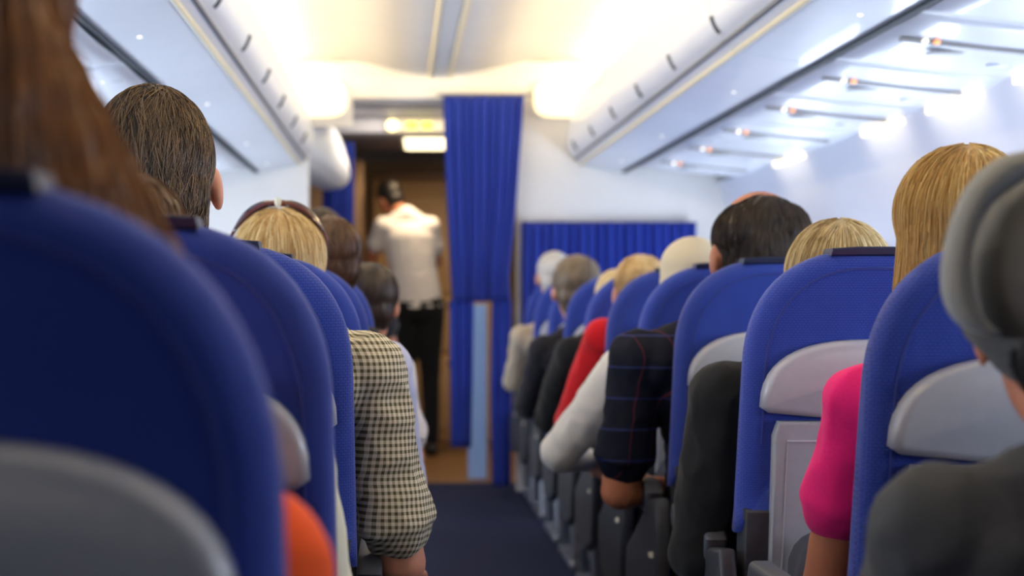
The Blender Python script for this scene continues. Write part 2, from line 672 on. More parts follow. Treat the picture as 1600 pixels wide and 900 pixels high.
# added glowing patches standing in for cove light on the divider wall
for s, lab in ((-1, 'added warm glow patch high on the divider wall beside the left bin'), (1, 'added warm glow patch between the curtain top and the right bin')):
    t = thing('wall_glow_patch', lab, 'lamp', (CX + s * 0.665, F_END, EYE + 1.08))
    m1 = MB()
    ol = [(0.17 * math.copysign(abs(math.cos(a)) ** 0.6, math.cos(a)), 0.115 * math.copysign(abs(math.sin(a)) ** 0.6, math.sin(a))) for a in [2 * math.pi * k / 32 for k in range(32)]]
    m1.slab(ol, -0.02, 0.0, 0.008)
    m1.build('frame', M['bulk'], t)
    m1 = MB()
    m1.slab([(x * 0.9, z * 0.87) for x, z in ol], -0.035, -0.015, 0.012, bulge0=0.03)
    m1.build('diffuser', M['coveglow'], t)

# galley beyond
mb = MB()
mb.box((-1.2, F_END + 0.06, EYE + 1.07), (1.2, 13.4, EYE + 1.10))
struct(mb.build('ceiling_galley', M['beam'], smooth=False), 'grey galley ceiling')
mb = MB()
mb.box((-0.62, 9.95, EYE + 0.975), (0.9, 10.25, EYE + 1.07), 0.02)
struct(mb.build('beam_galley', M['beam']), 'grey header beam before the galley')
mb = MB()
mb.box((-1.3, 13.2, 0.0), (1.3, 13.3, EYE + 1.07))
struct(mb.build('wall_galley_end', M['galley'], smooth=False), 'tan galley wall at the far end')
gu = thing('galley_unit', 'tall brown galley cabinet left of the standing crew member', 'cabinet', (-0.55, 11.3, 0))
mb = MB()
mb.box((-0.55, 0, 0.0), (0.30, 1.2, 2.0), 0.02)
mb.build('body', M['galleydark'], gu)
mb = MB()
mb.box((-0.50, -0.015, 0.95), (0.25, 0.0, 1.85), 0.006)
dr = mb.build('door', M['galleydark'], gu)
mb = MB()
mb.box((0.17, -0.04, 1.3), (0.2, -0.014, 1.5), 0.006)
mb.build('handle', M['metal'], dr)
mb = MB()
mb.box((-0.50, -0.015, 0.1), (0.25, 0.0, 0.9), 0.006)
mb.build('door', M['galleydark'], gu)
gp = thing('galley_cabinet', 'tan cabinet front behind the standing crew member', 'cabinet', (0.35, 12.3, 0))
mb = MB()
mb.box((-0.55, 0, 0.0), (0.45, 0.5, 1.93), 0.015)
mb.build('body', M['galley'], gp)
for z0, z1 in ((0.08, 0.62), (0.66, 1.05), (1.09, 1.82)):
    mb = MB()
    mb.box((-0.50, -0.018, z0), (0.40, 0.0, z1), 0.008)
    d = mb.build('door', M['galley'], gp)
    mb = MB()
    mb.box((0.0, -0.04, z1 - 0.06), (0.16, -0.018, z1 - 0.035), 0.005)
    mb.build('handle', M['darkplastic'], d)
mb = MB()
mb.box((-0.60, -0.03, 1.93), (0.5, 0.0, 1.99), 0.01)
mb.build('top_rail', M['galleydark'], gp)
# lamp and lit sign under the header
gl = thing('ceiling_lamp', 'bright oblong warm lamp on the galley ceiling', 'lamp', (0.17, 11.0, EYE + 1.07))
mb = MB()
mb.box((-0.17, -0.17, -0.085), (0.17, 0.17, 0.0), 0.02)
mb.build('housing', M['signgrey'], gl)
mb = MB()
mb.box((-0.15, -0.185, -0.092), (0.15, 0.15, -0.012), 0.03)
mb.build('diffuser', M['cabinlamp'], gl)
sg = thing('overhead_sign', 'small lit overhead sign with two yellow symbols beside a round lamp', 'sign', (0.09, 9.93, EYE + 1.018))
mb = MB()
mb.box((-0.175, -0.02, -0.045), (0.2, 0.02, 0.045), 0.012)
mb.build('housing', M['signgrey'], sg)
mb = MB()
mb.ell((-0.135, -0.02, 0.0), (0.038, 0.014, 0.036))
mb.build('round_lamp', M['signlamp'], sg)
for x in (-0.02, 0.07):
    mb = MB()
    mb.box((x - 0.035, -0.024, -0.022), (x + 0.035, -0.018, 0.02), 0.002)
    mb.build('symbol', M['signyellow'], sg)
# white panel in the curtain gap, blue window light put into its colour
mb = MB()
mb.box((0.40, 9.75, 0.0), (0.51, 9.80, EYE - 0.05), 0.006)
struct(mb.build('wall_front_aisle', M['paleblue'], smooth=False), 'narrow wall edge in painted blue window light, seen between the curtain tails')

# ------------------------------------------------------------------ overhead bins
low = [(1.0, 0.683), (0.90, 0.70), (0.80, 0.716), (0.775, 0.722), (0.76, 0.732), (0.748, 0.742)]
face = cy_curve([(0.735, 0.758), (0.708, 0.785), (0.692, 0.83), (0.692, 0.89), (0.710, 0.97), (0.750, 1.06), (0.795, 1.13), (0.835, 1.165)], 5)


def bin_unit(s, y0, y1, label, latches, grp):
    t = thing('overhead_bin', label, 'luggage bin', (CX, (y0 + y1) / 2, EYE + 0.683), grp)
    ox, oy, oz = t.location
    g = 0.004
    body = [(0.742, 0.752)] + [(l, h) for l, h in low[::-1]] + [(1.0, 0.72), (1.5, 0.66), (1.5, 1.15), (0.86, 1.155), (0.81, 1.12), (0.765, 1.05), (0.725, 0.96), (0.712, 0.85), (0.722, 0.80)]
    m1 = MB()
    m1.extrude_y([(CX + s * l - ox, EYE + h - oz) for l, h in body], y0 + g - oy, y1 - g - oy)
    m1.build('body', M['bin'], t, angle=30)
    m2 = MB()
    inner = [(l + 0.012, h + 0.004) for l, h in face[::-1]]
    m2.extrude_y([(CX + s * l - ox, EYE + h - oz) for l, h in face + inner], y0 + g - oy, y1 - g - oy)
    door = m2.build('door', M['bin'], t, angle=30)
    m3 = MB()
    m3.tube([(CX + s * 0.739 - ox, y0 + g - oy, EYE + 0.751 - oz), (CX + s * 0.739 - ox, y1 - g - oy, EYE + 0.751 - oz)], 0.0075, 8)
    m3.build('seal', M['groove'], t)
    m3 = MB()
    m3.tube([(CX + s * 0.770 - ox, y0 + g - oy, EYE + 0.722 - oz), (CX + s * 0.770 - ox, y1 - g - oy, EYE + 0.722 - oz)], 0.008, 8)
    m3.build('edge_strip', M['ceil2'], t)
    for yl in latches:
        if y0 < yl < y1 + 0.01:
            m4 = MB()
            pts = [(CX + s * (l - 0.002) - ox, yl - 0.03 - oy, EYE + h - oz) for l, h in face[3:10]]
            m4.tube(pts, 0.008, 8)
            m4.build('latch', M['latch'], door)
    # small lens set in the underside
    m5 = MB()
    m5.ell((CX + s * 0.92 - ox, (y0 + y1) / 2 - oy, EYE + 0.697 - oz), (0.007, 0.012, 0.003))
    m5.build('downlight', M['lens'], t)
    return t


for s, ph, side in ((1, 4.90, 'right'), (-1, 5.25, 'left')):
    latches = [ph + 0.78 * k for k in range(-7, 6)]
    bounds = [ph - 0.78 + 0.0 + 1.56 * k + 0.78 for k in range(-4, 4)]
    bounds = [b for b in bounds if -1.4 < b < F_END - 0.5] + [F_END - 0.01]
    n = len(bounds) - 1
    k = 0
    for a, b in zip(bounds[:-1], bounds[1:]):
        k += 1
        pos = n - k
        if pos == 0:
            lab = 'white overhead luggage bin on the %s side, the one touching the front divider wall' % side
        elif b < 3.0:
            lab = 'white overhead luggage bin above the nearest rows of the %s side' % side
        else:
            word = {1: 'second', 2: 'third', 3: 'fourth', 4: 'fifth'}.get(pos, 'sixth')
            lab = 'white overhead luggage bin on the %s side, %s back from the front divider wall' % (side, word)
        bin_unit(s, a, b, lab, latches, 'overhead bins along the %s side' % side)
    # long dark gap between bins and service panels
    mb = MB()
    mb.box((CX + s * 1.005 - 0.011, -1.3, EYE + 0.674), (CX + s * 1.005 + 0.011, F_END - 0.02, EYE + 0.70))
    struct(mb.build('trim_%s' % side, M['gap'], smooth=False), 'dark gap line along the underside of the %s bins' % side)

# rounded end piece that closes the left-hand bins
mb = MB()
sec = [(0.752, 0.742), (0.735, 0.758), (0.708, 0.785), (0.692, 0.83), (0.692, 0.89), (0.715, 0.98), (0.765, 1.07), (0.95, 1.07), (0.98, 0.80), (0.90, 0.72), (0.80, 0.72)]
sec = cy_curve(sec + [sec[0]], 3)[:-1]
vs, fs = [], []
NS = 14
for j in range(NS + 1):
    t = j / NS
    y = F_END + 0.052 + 0.75 * t
    shrink = math.sqrt(max(0.0, 1 - (max(0, t - 0.35) / 0.65) ** 2.4)) if t < 1 else 0.02
    dx = 0.25 * (t ** 0.8)
    cz, cl = 0.87 - 0.16 * t, 0.80
    for l, h in sec:
        vs.append((CX - (cl + (l - cl) * shrink * (1 - 0.15 * t)) + dx, y, EYE + cz + (h - 0.87) * shrink))
n = len(sec)
for j in range(NS):
    for i in range(n):
        fs.append((j * n + i, j * n + (i + 1) % n, (j + 1) * n + (i + 1) % n, (j + 1) * n + i))
fs.append(tuple(range(n)))
fs.append(tuple(NS * n + i for i in range(n)))
mb.add(vs, fs)
o = mb.build('bin_end_cap', M['bin'])
tag(o, 'rounded white end piece closing the left luggage bins before the galley', 'bin end')


# ------------------------------------------------------------------ passenger service panels under the bins
def service_panel(s, y0, label, grp):
    t = thing('service_panel', label, 'service panel', (CX + s * 1.27, y0 + 0.38, EYE + 0.66), grp)
    ox, oy, oz = t.location
    m1 = MB()
    vs, fs = [], []
    NY, NX = 12, 6
    for j in range(NY + 1):
        v = j / NY
        for i in range(NX + 1):
            u = i / NX
            l = 1.018 + (1.535 - 1.018) * u
            h = 0.679 + (0.622 - 0.679) * u - 0.007 * math.sin(math.pi * v) - 0.006 * math.sin(math.pi * u)
            vs.append((CX + s * l - ox, y0 + 0.004 + 0.772 * v - oy, EYE + h - oz))
    for j in range(NY):
        for i in range(NX):
            a = j * (NX + 1) + i
            fs.append((a, a + 1, a + NX + 2, a + NX + 1))
    m1.add(vs, fs)
    p = m1.build('panel', M['bin'], t)
    md = p.modifiers.new('solid', 'SOLIDIFY')
    md.thickness = 0.012
    md.offset = -1 if s > 0 else 1
    yb = y0 + 0.28
    def zz(l):
        return EYE + 0.679 - (l - 1.018) * 0.110 - 0.015 - oz

    m2 = MB()
    m2.tube([(CX + s * 1.06 - ox, yb - oy, zz(1.06)), (CX + s * 1.48 - ox, yb - oy, zz(1.48))], 0.013, 10, squash=0.5)
    m2.build('air_vent_strip', M['ventgrey'], t)
    m2 = MB()
    m2.box((CX + s * 1.27 - 0.10 - ox, yb + 0.09 - oy, zz(1.27) + 0.003), (CX + s * 1.27 + 0.10 - ox, yb + 0.15 - oy, zz(1.27) + 0.008), 0.004)
    m2.build('call_button_plate', M['ventgrey'], t)
    for l, mm, nm in ((1.12, 'lens', 'reading_lamp'), (1.15, 'amber', 'indicator_lamp')):
        m3 = MB()
        m3.ell((CX + s * l - ox, yb - 0.015 - oy, zz(l) - 0.002), (0.009, 0.009, 0.006))
        m3.build(nm, M[mm], t)
    m3 = MB()
    m3.ell((CX + s * 1.40 - ox, yb + 0.25 - oy, zz(1.40) + 0.004), (0.03, 0.03, 0.008))
    m3.build('air_nozzle', M['bin'], t)


ordn = ['nearest', 'second', 'third', 'fourth', 'fifth', 'sixth', 'seventh', 'eighth', 'ninth', 'tenth', 'eleventh']
for s, side in ((1, 'right'), (-1, 'left')):
    ys = [0.08 + 0.78 * k for k in range(0, 12)]
    ys = [y for y in ys if y > (2.2 if s > 0 else 1.6) and y + 0.776 < F_END]
    for i, y in enumerate(ys):
        pos = len(ys) - 1 - i
        lab = 'white service panel with reading lamp under the %s bins, ' % side + ('next to the divider wall' if pos == 0 else ordn[pos] + ' from the divider wall')
        service_panel(s, y, lab, 'service panels under the %s bins' % side)
# sidewall wash lamps under the window-side edge of the bins (right)
for i, (ya, yb) in enumerate(((3.42, 3.92), (4.2, 4.70), (4.97, 5.48), (5.75, 6.25), (7.16, 7.72))):
    lab = ['warm sidewall lamp under the right bins, nearest of the lit ones', 'warm sidewall lamp under the right bins, second of the lit ones',
           'warm sidewall lamp under the right bins above the long-haired blonde head', 'warm sidewall lamp under the right bins, last before the unlit stretch',
           'warm sidewall lamp under the right bins just right of the balding head'][i]
    t = thing('sidewall_lamp', lab, 'lamp', (CX + 1.515, (ya + yb) / 2, EYE + 0.62), 'sidewall lamps under the right bins')
    m1 = MB()
    m1.box((-0.006, -(yb - ya) / 2, -0.022), (0.02, (yb - ya) / 2, 0.004), 0.004)
    m1.build('diffuser', M['wash'], t)
    area('sidewall_wash_light', (CX + 1.43, (ya + yb) / 2, EYE + 0.60), (0, math.radians(-35), 0), 0.04, yb - ya, 0.45, (1.0, 0.86, 0.62))


# ------------------------------------------------------------------ curtains
def curtain(name, fx0, fx1, z0, z1, y, pleats, amp, m, parent=None, loc=(0, 0, 0), nz=26, flare=0.3):
    nx = pleats * 8
    vs, fs = [], []
    for j in range(nz + 1):
        v = j / nz
        z = z1 + (z0 - z1) * v
        a, b = fx0(z), fx1(z)
        for i in range(nx + 1):
            u = i / nx
            w = math.sin(2 * math.pi * pleats * u + 0.6 * math.sin(5 * v + 3 * u))
            w2 = math.sin(2 * math.pi * pleats * 0.37 * u + 1.0)
            vs.append((a + (b - a) * u, y + amp * (0.75 + flare * v) * (w + 0.45 * w2), z))
    for j in range(nz):
        for i in range(nx):
            p = j * (nx + 1) + i
            fs.append((p, p + 1, p + nx + 2, p + nx + 1))
    mm = MB()
    mm.add(vs, fs)
    o = mm.build(name, m, parent, angle=None, loc=loc)
    sd = o.modifiers.new('solid', 'SOLIDIFY')
    sd.thickness = 0.004
    return o


def lerpf(pts):
    def f(z):
        for (za, xa), (zb, xb) in zip(pts[:-1], pts[1:]):
            if z >= zb:
                t = (za - z) / (za - zb) if za != zb else 0
                return xa + (xb - xa) * max(0, min(1, t))
        return pts[-1][1]
    return f


ct = thing('aisle_curtain', 'royal blue curtain hanging at the head of the aisle in two tails', 'curtain', (0, 0, 0))
Z = EYE
curtain('drape', lerpf([(Z + 1.09, 0.232), (Z + 0.5, 0.255), (Z + 0.0, 0.28), (Z - 0.1, 0.285)]), lerpf([(Z + 1.09, 0.672), (Z + 0.6, 0.635), (Z + 0.1, 0.585), (Z - 0.1, 0.60)]),
        Z - 0.03, Z + 1.085, 9.02, 9, 0.016, M['curtain'], ct)
curtain('drape_tail', lerpf([(Z - 0.0, 0.27), (Z - 0.8, 0.275)]), lerpf([(Z - 0.0, 0.40), (Z - 0.8, 0.385)]), Z - 0.82, Z - 0.02, 9.03, 3, 0.014, M['curtain'], ct)
curtain('drape_tail', lerpf([(Z - 0.0, 0.50), (Z - 0.5, 0.49), (Z - 1.03, 0.50)]), lerpf([(Z - 0.0, 0.60), (Z - 1.03, 0.60)]), Z - 1.03, Z - 0.02, 9.03, 3, 0.014, M['curtain'], ct)
mb = MB()
mb.tube([(0.20, 9.02, Z + 1.092), (0.72, 9.02, Z + 1.092)], 0.007, 8)
mb.build('curtain_rail', M['metal'], ct)

o = curtain('divider_curtain', lambda z: 0.66, lambda z: 1.61, 0.35, Z + 0.405, 9.055, 19, 0.02, M['curtain'])
tag(o, 'wide pleated blue curtain across the lower half of the right divider wall', 'curtain')
o = curtain('galley_curtain', lambda z: -0.47, lambda z: -0.28, 0.1, Z + 0.93, 10.05, 5, 0.016, M['curtain'])
tag(o, 'dark blue curtain gathered left of the galley entrance, below the bin end', 'curtain')

# ------------------------------------------------------------------ seats
TILT = math.tan(math.radians(11))
ZT = 1.155


def sup_outline(a, b, n, z_top, z_bot, k=28, wide=1.0):
    """bottom-left, right side up, over the superelliptic top, and down the left (counter-clockwise)"""
    pts = []
    for i in range(k + 1):
        t = math.pi * i / k
        c, s_ = math.cos(t), math.sin(t)
        x = a * math.copysign(abs(c) ** (2 / n), c)
        z = z_top - b + b * abs(s_) ** (2 / n)
        pts.append((x, z))
    low_n = 7
    right = [(a + (wide - 1) * a * (1 - j / low_n), z_bot + (z_top - b - z_bot) * j / low_n) for j in range(low_n)]
    left = [(-x, z) for x, z in right[::-1]]
    bot = [(-a * 0.5 * wide, z_bot), (0, z_bot), (a * 0.5 * wide, z_bot)]
    return right + pts + left + bot


def tilt_fn(v):
    return Vector((v.x, v.y + (ZT - v.z) * TILT, v.z))


def make_seat(name='passenger_seat'):
    root = thing(name, '', 'seat', (0, 0, 0), 'blue passenger seats')
    m = MB()
    m.slab(sup_outline(0.225, 0.23, 2.5, ZT, ZT - 0.53, wide=1.02), 0.0, 0.085, 0.034, tilt_fn, seg=5, bulge0=0.004, bulge1=0.03)
    bk = m.build('backrest', M['fabric'], root, angle=None)
    pts = []
    ol = sup_outline(0.192, 0.21, 2.5, ZT - 0.034, ZT - 0.40)
    ol = ol[2:-5]
    m = MB()
    m.tube([tilt_fn(Vector((x, 0.0015, z))) for x, z in ol], 0.0034, 6)
    m.build('piping', M['seam'], bk)
    m = MB()
    m.slab([(0.080, ZT - 0.012), (0.078, ZT + 0.002), (0.03, ZT + 0.005), (-0.03, ZT + 0.005), (-0.078, ZT + 0.002), (-0.080, ZT - 0.012)], 0.006, 0.07, 0.003, tilt_fn, 2)
    m.build('headrest_band', M['band'], root)
    # grey shell behind the head cushion
    zb = ZT - 0.30
    up = []
    for i in range(25):
        t = math.pi * i / 24
        c, s_ = math.cos(t), math.sin(t)
        up.append((0.2 * math.copysign(abs(c) ** (2 / 2.6), c), zb + 0.012 + 0.125 * abs(s_) ** (2 / 2.6)))
    lowp = [(-0.185, zb + 0.002), (-0.09, zb - 0.007), (0, zb - 0.010), (0.09, zb - 0.007), (0.185, zb + 0.002)]
    m = MB()
    m.slab(up + lowp, -0.036, 0.02, 0.016, tilt_fn, seg=5, bulge0=0.014)
    m.build('upper_shell', M['greyshell'], root, angle=None)
    # tray table
    w = 0.172
    tr = [(w, zb - 0.33), (w + 0.004, zb - 0.04), (w - 0.004, zb - 0.013), (-w + 0.004, zb - 0.013), (-w - 0.004, zb - 0.04), (-w, zb - 0.33)]
    m = MB()
    m.slab(tr, -0.028, 0.02, 0.008, tilt_fn, seg=3)
    ty = m.build('tray_table', M['tray'], root)
    m = MB()
    w2 = w - 0.02
    tr2 = [(w2, zb - 0.31), (w2, zb - 0.05), (-w2, zb - 0.05), (-w2, zb - 0.31)]
    m.tube([tilt_fn(Vector((x, -0.0285, z))) for x, z in tr2], 0.0025, 6, closed=True)
    m.build('rim', M['greyshell'], ty)
    m = MB()
    m.slab([(0.016, zb - 0.046), (0.016, zb - 0.024), (-0.016, zb - 0.024), (-0.016, zb - 0.046)], -0.034, -0.024, 0.003, tilt_fn, 2)
    m.build('latch', M['greyshell'], root)
    # lower back frame, pocket
    m = MB()
    m.slab([(0.215, 0.30), (0.22, ZT - 0.48), (-0.22, ZT - 0.48), (-0.215, 0.30)], -0.004, 0.07, 0.012, tilt_fn)
    m.build('back_frame', M['darkplastic'], root)
    m = MB()
    m.slab([(0.17, 0.32), (0.175, ZT - 0.66), (-0.175, ZT - 0.66), (-0.17, 0.32)], -0.03, 0.0, 0.01, tilt_fn)
    m.build('seat_pocket', M['darkplastic'], root)
    # cushion
    yb = (ZT - 0.45) * TILT
    m = MB()
    m.box((-0.225, yb + 0.04, 0.34), (0.225, yb + 0.52, 0.46), 0.035)
    m.build('seat_cushion', M['fabric'], root)
    for x in (-0.17, 0.17):
        m = MB()
        m.tube([(x, yb + 0.10, 0.34), (x, yb + 0.06, 0.02)], 0.018, 8)
        m.tube([(x, yb + 0.42, 0.34), (x, yb + 0.46, 0.02)], 0.018, 8)
        m.box((x - 0.025, yb - 0.02, 0.0), (x + 0.025, yb + 0.5, 0.03), 0.008)
        m.build('leg', M['metal'], root)
    return root


def make_armrest(side):
    """armrest with its side panel on the aisle side"""
    m = MB()
    y0 = 0.24
    ol = [(y0 + 0.38, 0.565), (y0 + 0.40, 0.595), (y0 + 0.38, 0.622), (y0, 0.625), (y0 - 0.03, 0.60), (y0, 0.54), (y0 + 0.2, 0.55)]
    m.slab([(p[0], p[1]) for p in ol], side * 0.248 - 0.022, side * 0.248 + 0.022, 0.012, lambda v: Vector((v.y, v.x, v.z)), 4)
    return m


def make_side_panel(side):
    m = MB()
    ol = [(0.62, 0.30), (0.60, 0.42), (0.40, 0.50), (0.22, 0.585), (0.10, 0.60), (0.07, 0.50), (0.12, 0.30), (0.3, 0.25), (0.5, 0.25)]
    m.slab(ol, side * 0.250 - 0.016, side * 0.250 + 0.016, 0.010, lambda v: Vector((v.y, v.x, v.z)), 3)
    return m


proto = make_seat()
pieces = {}
for s in (-1, 1):
    a = make_armrest(s).build('armrest', M['armrest'], proto)
    p = make_side_panel(s).build('side_panel', M['darkplastic'], proto)
    m = MB()
    m.slab([(0.022, -0.008), (0.026, 0.004), (-0.022, 0.012), (-0.026, -0.002)], 0, 0.004, 0.001,
           lambda v: Vector((s * 0.268 + s * v.y, 0.145 + v.x, 0.46 + v.z)))
    st = m.build('label_sticker', M['sticker'], p)
    pieces[s] = (a, p, st)


def copy_seat(x, y, label, side, rec=0.0, dz=0.0, w=1.0):
    """one more seat; side = which side carries the aisle armrest (0: both plain armrests)"""
    r = proto.copy()
    COL.objects.link(r)
    r.location = (x, y, 0)
    r['label'] = label
    for ch in list(proto.children):
        if ch.name.startswith('side_panel') and ch is not pieces[side if side else 1][1]:
            continue
        if ch.name.startswith('armrest') and side and ch is not pieces[side][0]:
            continue
        c = ch.copy()
        COL.objects.link(c)
        c.parent = r
        for g in ch.children:
            d = g.copy()
            COL.objects.link(d)
            d.parent = c
    return r


XR, XL = 0.86, -0.30
ROWS_R = [2.2, 3.0, 3.77, 4.38, 5.05, 5.66, 6.36, 7.06, 7.82, 8.42]
ROWS_L = [1.0, 1.8, 2.6, 3.4, 4.15, 4.92, 5.7]
lab_r = ['blue aisle seat just ahead of the man in the grey cap, sharpest on the right',
         'blue aisle seat directly behind the person in black, with the pink sleeve before it',
         'blue aisle seat of the balding man, grey-topped band on its head end',
         'blue aisle seat of the white-shirted passenger, behind the navy shoulder',
         'blue aisle seat of the red-sleeved passenger', 'blue aisle seat in the row ahead of the red sleeve',
         'blue aisle seat of the passenger with brown-grey hair', 'blurred blue aisle seat one row ahead of the brown-grey head',
         'blurred blue aisle seat of the white-haired passenger', 'farthest blurred blue aisle seat before the divider curtain']
lab_l = ['huge blurred blue seat back filling the lower left corner', 'blurred blue aisle seat on the left just beyond the orange sleeve',
         'blue aisle seat on the left next to the checked shirt', 'blue aisle seat of the blonde woman with sunglasses on her head',
         'blurred blue aisle seat on the left beside the lavender shoulder', 'small blurred blue seat before the dark-haired head on the left',
         'farthest blurred blue seat visible on the left']
DZ_R = [0.0, 0.0, -0.005, 0.0, 0.0, 0.0, 0.0, 0.0, 0.0, 0.0]
for i, y in enumerate(ROWS_R):
    copy_seat(XR, y, lab_r[i], -1)
for i, y in enumerate(ROWS_L):
    copy_seat(XL, y, lab_l[i], 1).location.z = -0.010 if i == 0 else 0.0
# middle seats beside the aisle seats
for i in (2, 3, 4):
    copy_seat(XR + 0.475, ROWS_R[i], ['', '', 'blue middle seat mostly hidden behind the second aisle seat on the right', 'blue middle seat hidden past the balding man',
                                      'blue middle seat deep behind the light blonde head'][i], 0)
# the prototype itself becomes the seat of the man in the cap
for ch in list(proto.children):
    if ch in (pieces[1][0], pieces[1][1]):
        for g in list(ch.children):
            bpy.data.objects.remove(g)
        bpy.data.objects.remove(ch)
proto.location = (XR + 0.02, 1.38, 0)
proto['label'] = 'blue aisle seat under the man in the grey cap'


# ------------------------------------------------------------------ people
def hmat(c, s, yaw, pitch, roll):
    return Matrix.Translation(c) @ Matrix.Rotation(yaw, 4, 'Z') @ Matrix.Rotation(roll, 4, 'Y') @ Matrix.Rotation(pitch, 4, 'X') @ Matrix.Scale(s, 4)


def head_shapes(m, H):
    m.ell((0, -0.008, 0.030), (0.077, 0.096, 0.088), H, 28, 18)
    m.ell((0, 0.022, -0.03), (0.064, 0.068, 0.085), H)
    m.ell((0, 0.050, -0.082), (0.036, 0.034, 0.030), H)
    m.chain((0, 0.086, 0.0), (0.009, 0.010, 0.012), (0, 0.104, -0.034), (0.015, 0.013, 0.010), 5, H)
    m.ell((0, 0.078, 0.018), (0.046, 0.016, 0.010), H)
    m.ell((0, 0.086, -0.060), (0.023, 0.009, 0.006), H)
    m.ell((0, 0.084, -0.069), (0.020, 0.009, 0.006), H)
    for s in (-1, 1):
        m.ell((s * 0.082, -0.006, -0.012), (0.010, 0.021, 0.033), H)
        m.ell((s * 0.035, 0.068, -0.030), (0.022, 0.018, 0.022), H)


def hand_shapes(m, wrist, direc, down, s=1.0, curl=0.5, thumb=1):
    """palm with five separate fingers; direc = way the fingers point, down = palm side"""
    d = Vector(direc).normalized()
    n = (Vector(down) - d * d.dot(Vector(down))).normalized()
    side = d.cross(n)
    w = Vector(wrist)
    for k in (-1.5, -0.5, 0.5, 1.5):
        m.limb(w, 0.019 * s, w + d * 0.085 * s + side * k * 0.019 * s, 0.012 * s)
    for k, ln in zip((-1.5, -0.5, 0.5, 1.5), (0.064, 0.078, 0.083, 0.072)):
        a = w + d * 0.088 * s + side * k * 0.0215 * s
        p = a + (d * math.cos(curl * 0.6) + n * math.sin(curl * 0.6)) * ln * 0.5 * s
        q = p + (d * math.cos(curl * 1.5) + n * math.sin(curl * 1.5)) * ln * 0.5 * s
        m.limb(a, 0.0098 * s, p, 0.009 * s)
        m.limb(p, 0.009 * s, q, 0.0078 * s)
    a = w + d * 0.03 * s + side * thumb * -0.024 * s
    p = a + (d * 0.7 - side * thumb * 0.7) * 0.035 * s
    q = p + (d * 0.95 - side * thumb * 0.25 + n * 0.2) * 0.03 * s
    m.limb(a, 0.013 * s, p, 0.011 * s)
    m.limb(p, 0.011 * s, q, 0.009 * s)


def strands(me, H, n, steps, step, rad, crown, gravity, tint=(0.2, 1.0), lift=0.0015, jitter=0.25, keep=None, seed=1, part=None, fly=0.0):
    """hair strands that run over the base shape, returned as (verts, faces, tints)"""
    rnd = random.Random(seed)
    bm = bmesh.new()
    bm.from_mesh(me)
    bmesh.ops.triangulate(bm, faces=bm.faces)
    bvh = BVHTree.FromBMesh(bm)
    fcs = [f for f in bm.faces]
    ar = []
    tot = 0
    for f in fcs:
        tot += f.calc_area()
        ar.append(tot)
    Cw = H @ Vector(crown)
    V, Fc, T = [], [], []
    import bisect
    inv = H.inverted()
    cnt = 0
    tries = 0
    while cnt < n and tries < n * 4:
        tries += 1
        f = fcs[bisect.bisect_left(ar, rnd.random() * tot) % len(fcs)]
        a, b, c = [v.co for v in f.verts]
        u, w = rnd.random(), rnd.random()
        if u + w > 1:
            u, w = 1 - u, 1 - w
        p = a + (b - a) * u + (c - a) * w
        if keep and not keep(inv @ p):
            continue
        cnt += 1
        path = []
        free = rnd.random() < fly
        jx = Vector((rnd.gauss(0, 1), rnd.gauss(0, 1), rnd.gauss(0, 0.4))) * jitter
        off = lift * (0.3 + 1.6 * rnd.random())
        nn = f.normal.copy()
        for k in range(steps):
            path.append(p + nn * (off + (k * 0.0011 * rnd.random() * 3 if free else 0)))
            cc = Cw
            if part is not None:
                lp = inv @ p
                cc = H @ Vector((0.0, max(min(lp.y, 0.09), -0.06), 0.13))
            r = (p - cc)
            if r.length > 1e-5:
                r.normalize()
            d = r * (1 - gravity) + Vector((0, 0, -1)) * gravity + jx * 0.5
            d -= nn * d.dot(nn)
            if d.length < 1e-4:
                break
            d.normalize()
            q = p + d * step
            hit = bvh.find_nearest(q)
            if hit[0] is None:
                break
            p2, nn2 = hit[0], hit[1]
            if (p2 - p).length < step * 0.3:
                break
            if nn2.dot(nn) < -0.2:
                break
            p, nn = p2, nn2
        if len(path) < 3:
            continue
        tv = tint[0] + (tint[1] - tint[0]) * rnd.random()
        base = len(V)
        m_ = len(path)
        for i, q in enumerate(path):
            t = path[min(i + 1, m_ - 1)] - path[max(i - 1, 0)]
            if t.length < 1e-6:
                t = Vector((0, 0, -1))
            t.normalize()
            sdv = t.cross(Vector((0.3, 1, 0.2))).normalized()
            uv = sdv.cross(t)
            rr = rad * (1.0 if i < m_ * 0.6 else (1 - (i - m_ * 0.6) / (m_ * 0.45)))
            for kk in range(3):
                an = 2 * math.pi * kk / 3
                V.append(q + (sdv * math.cos(an) + uv * math.sin(an)) * rr)
                T.append(tv)
        for i in range(m_ - 1):
            for kk in range(3):
                x0 = base + i * 3 + kk
                x1 = base + i * 3 + (kk + 1) % 3
                Fc.append((x0, x1, x1 + 3, x0 + 3))
    bm.free()
    return V, Fc, T


def hair_object(base_mb, m, parent, origin, H, voxel=0.006, st=None, smooth=4, wave=0.0):
    me = remesh(base_mb, voxel, smooth)
    if wave:
        folds(me, wave, 40, (1, 1, 0.15), 3)
    V = [v.co.copy() for v in me.vertices]
    Fc = [tuple(p.vertices) for p in me.polygons]
    T = [0.35] * len(V)
    if st:
        v2, f2, t2 = strands(me, H, **st)
        o = len(V)
        V += v2
        Fc += [tuple(i + o for i in f) for f in f2]
        T += t2
    V = [v - origin for v in V]
    out = bpy.data.meshes.new('hair')
    out.from_pydata([tuple(v) for v in V], [], Fc)
    at = out.attributes.new('tint', 'FLOAT', 'POINT')
    at.data.foreach_set('value', T)
    bpy.data.meshes.remove(me)
    return link('hair', out, m, parent, True, None, None)


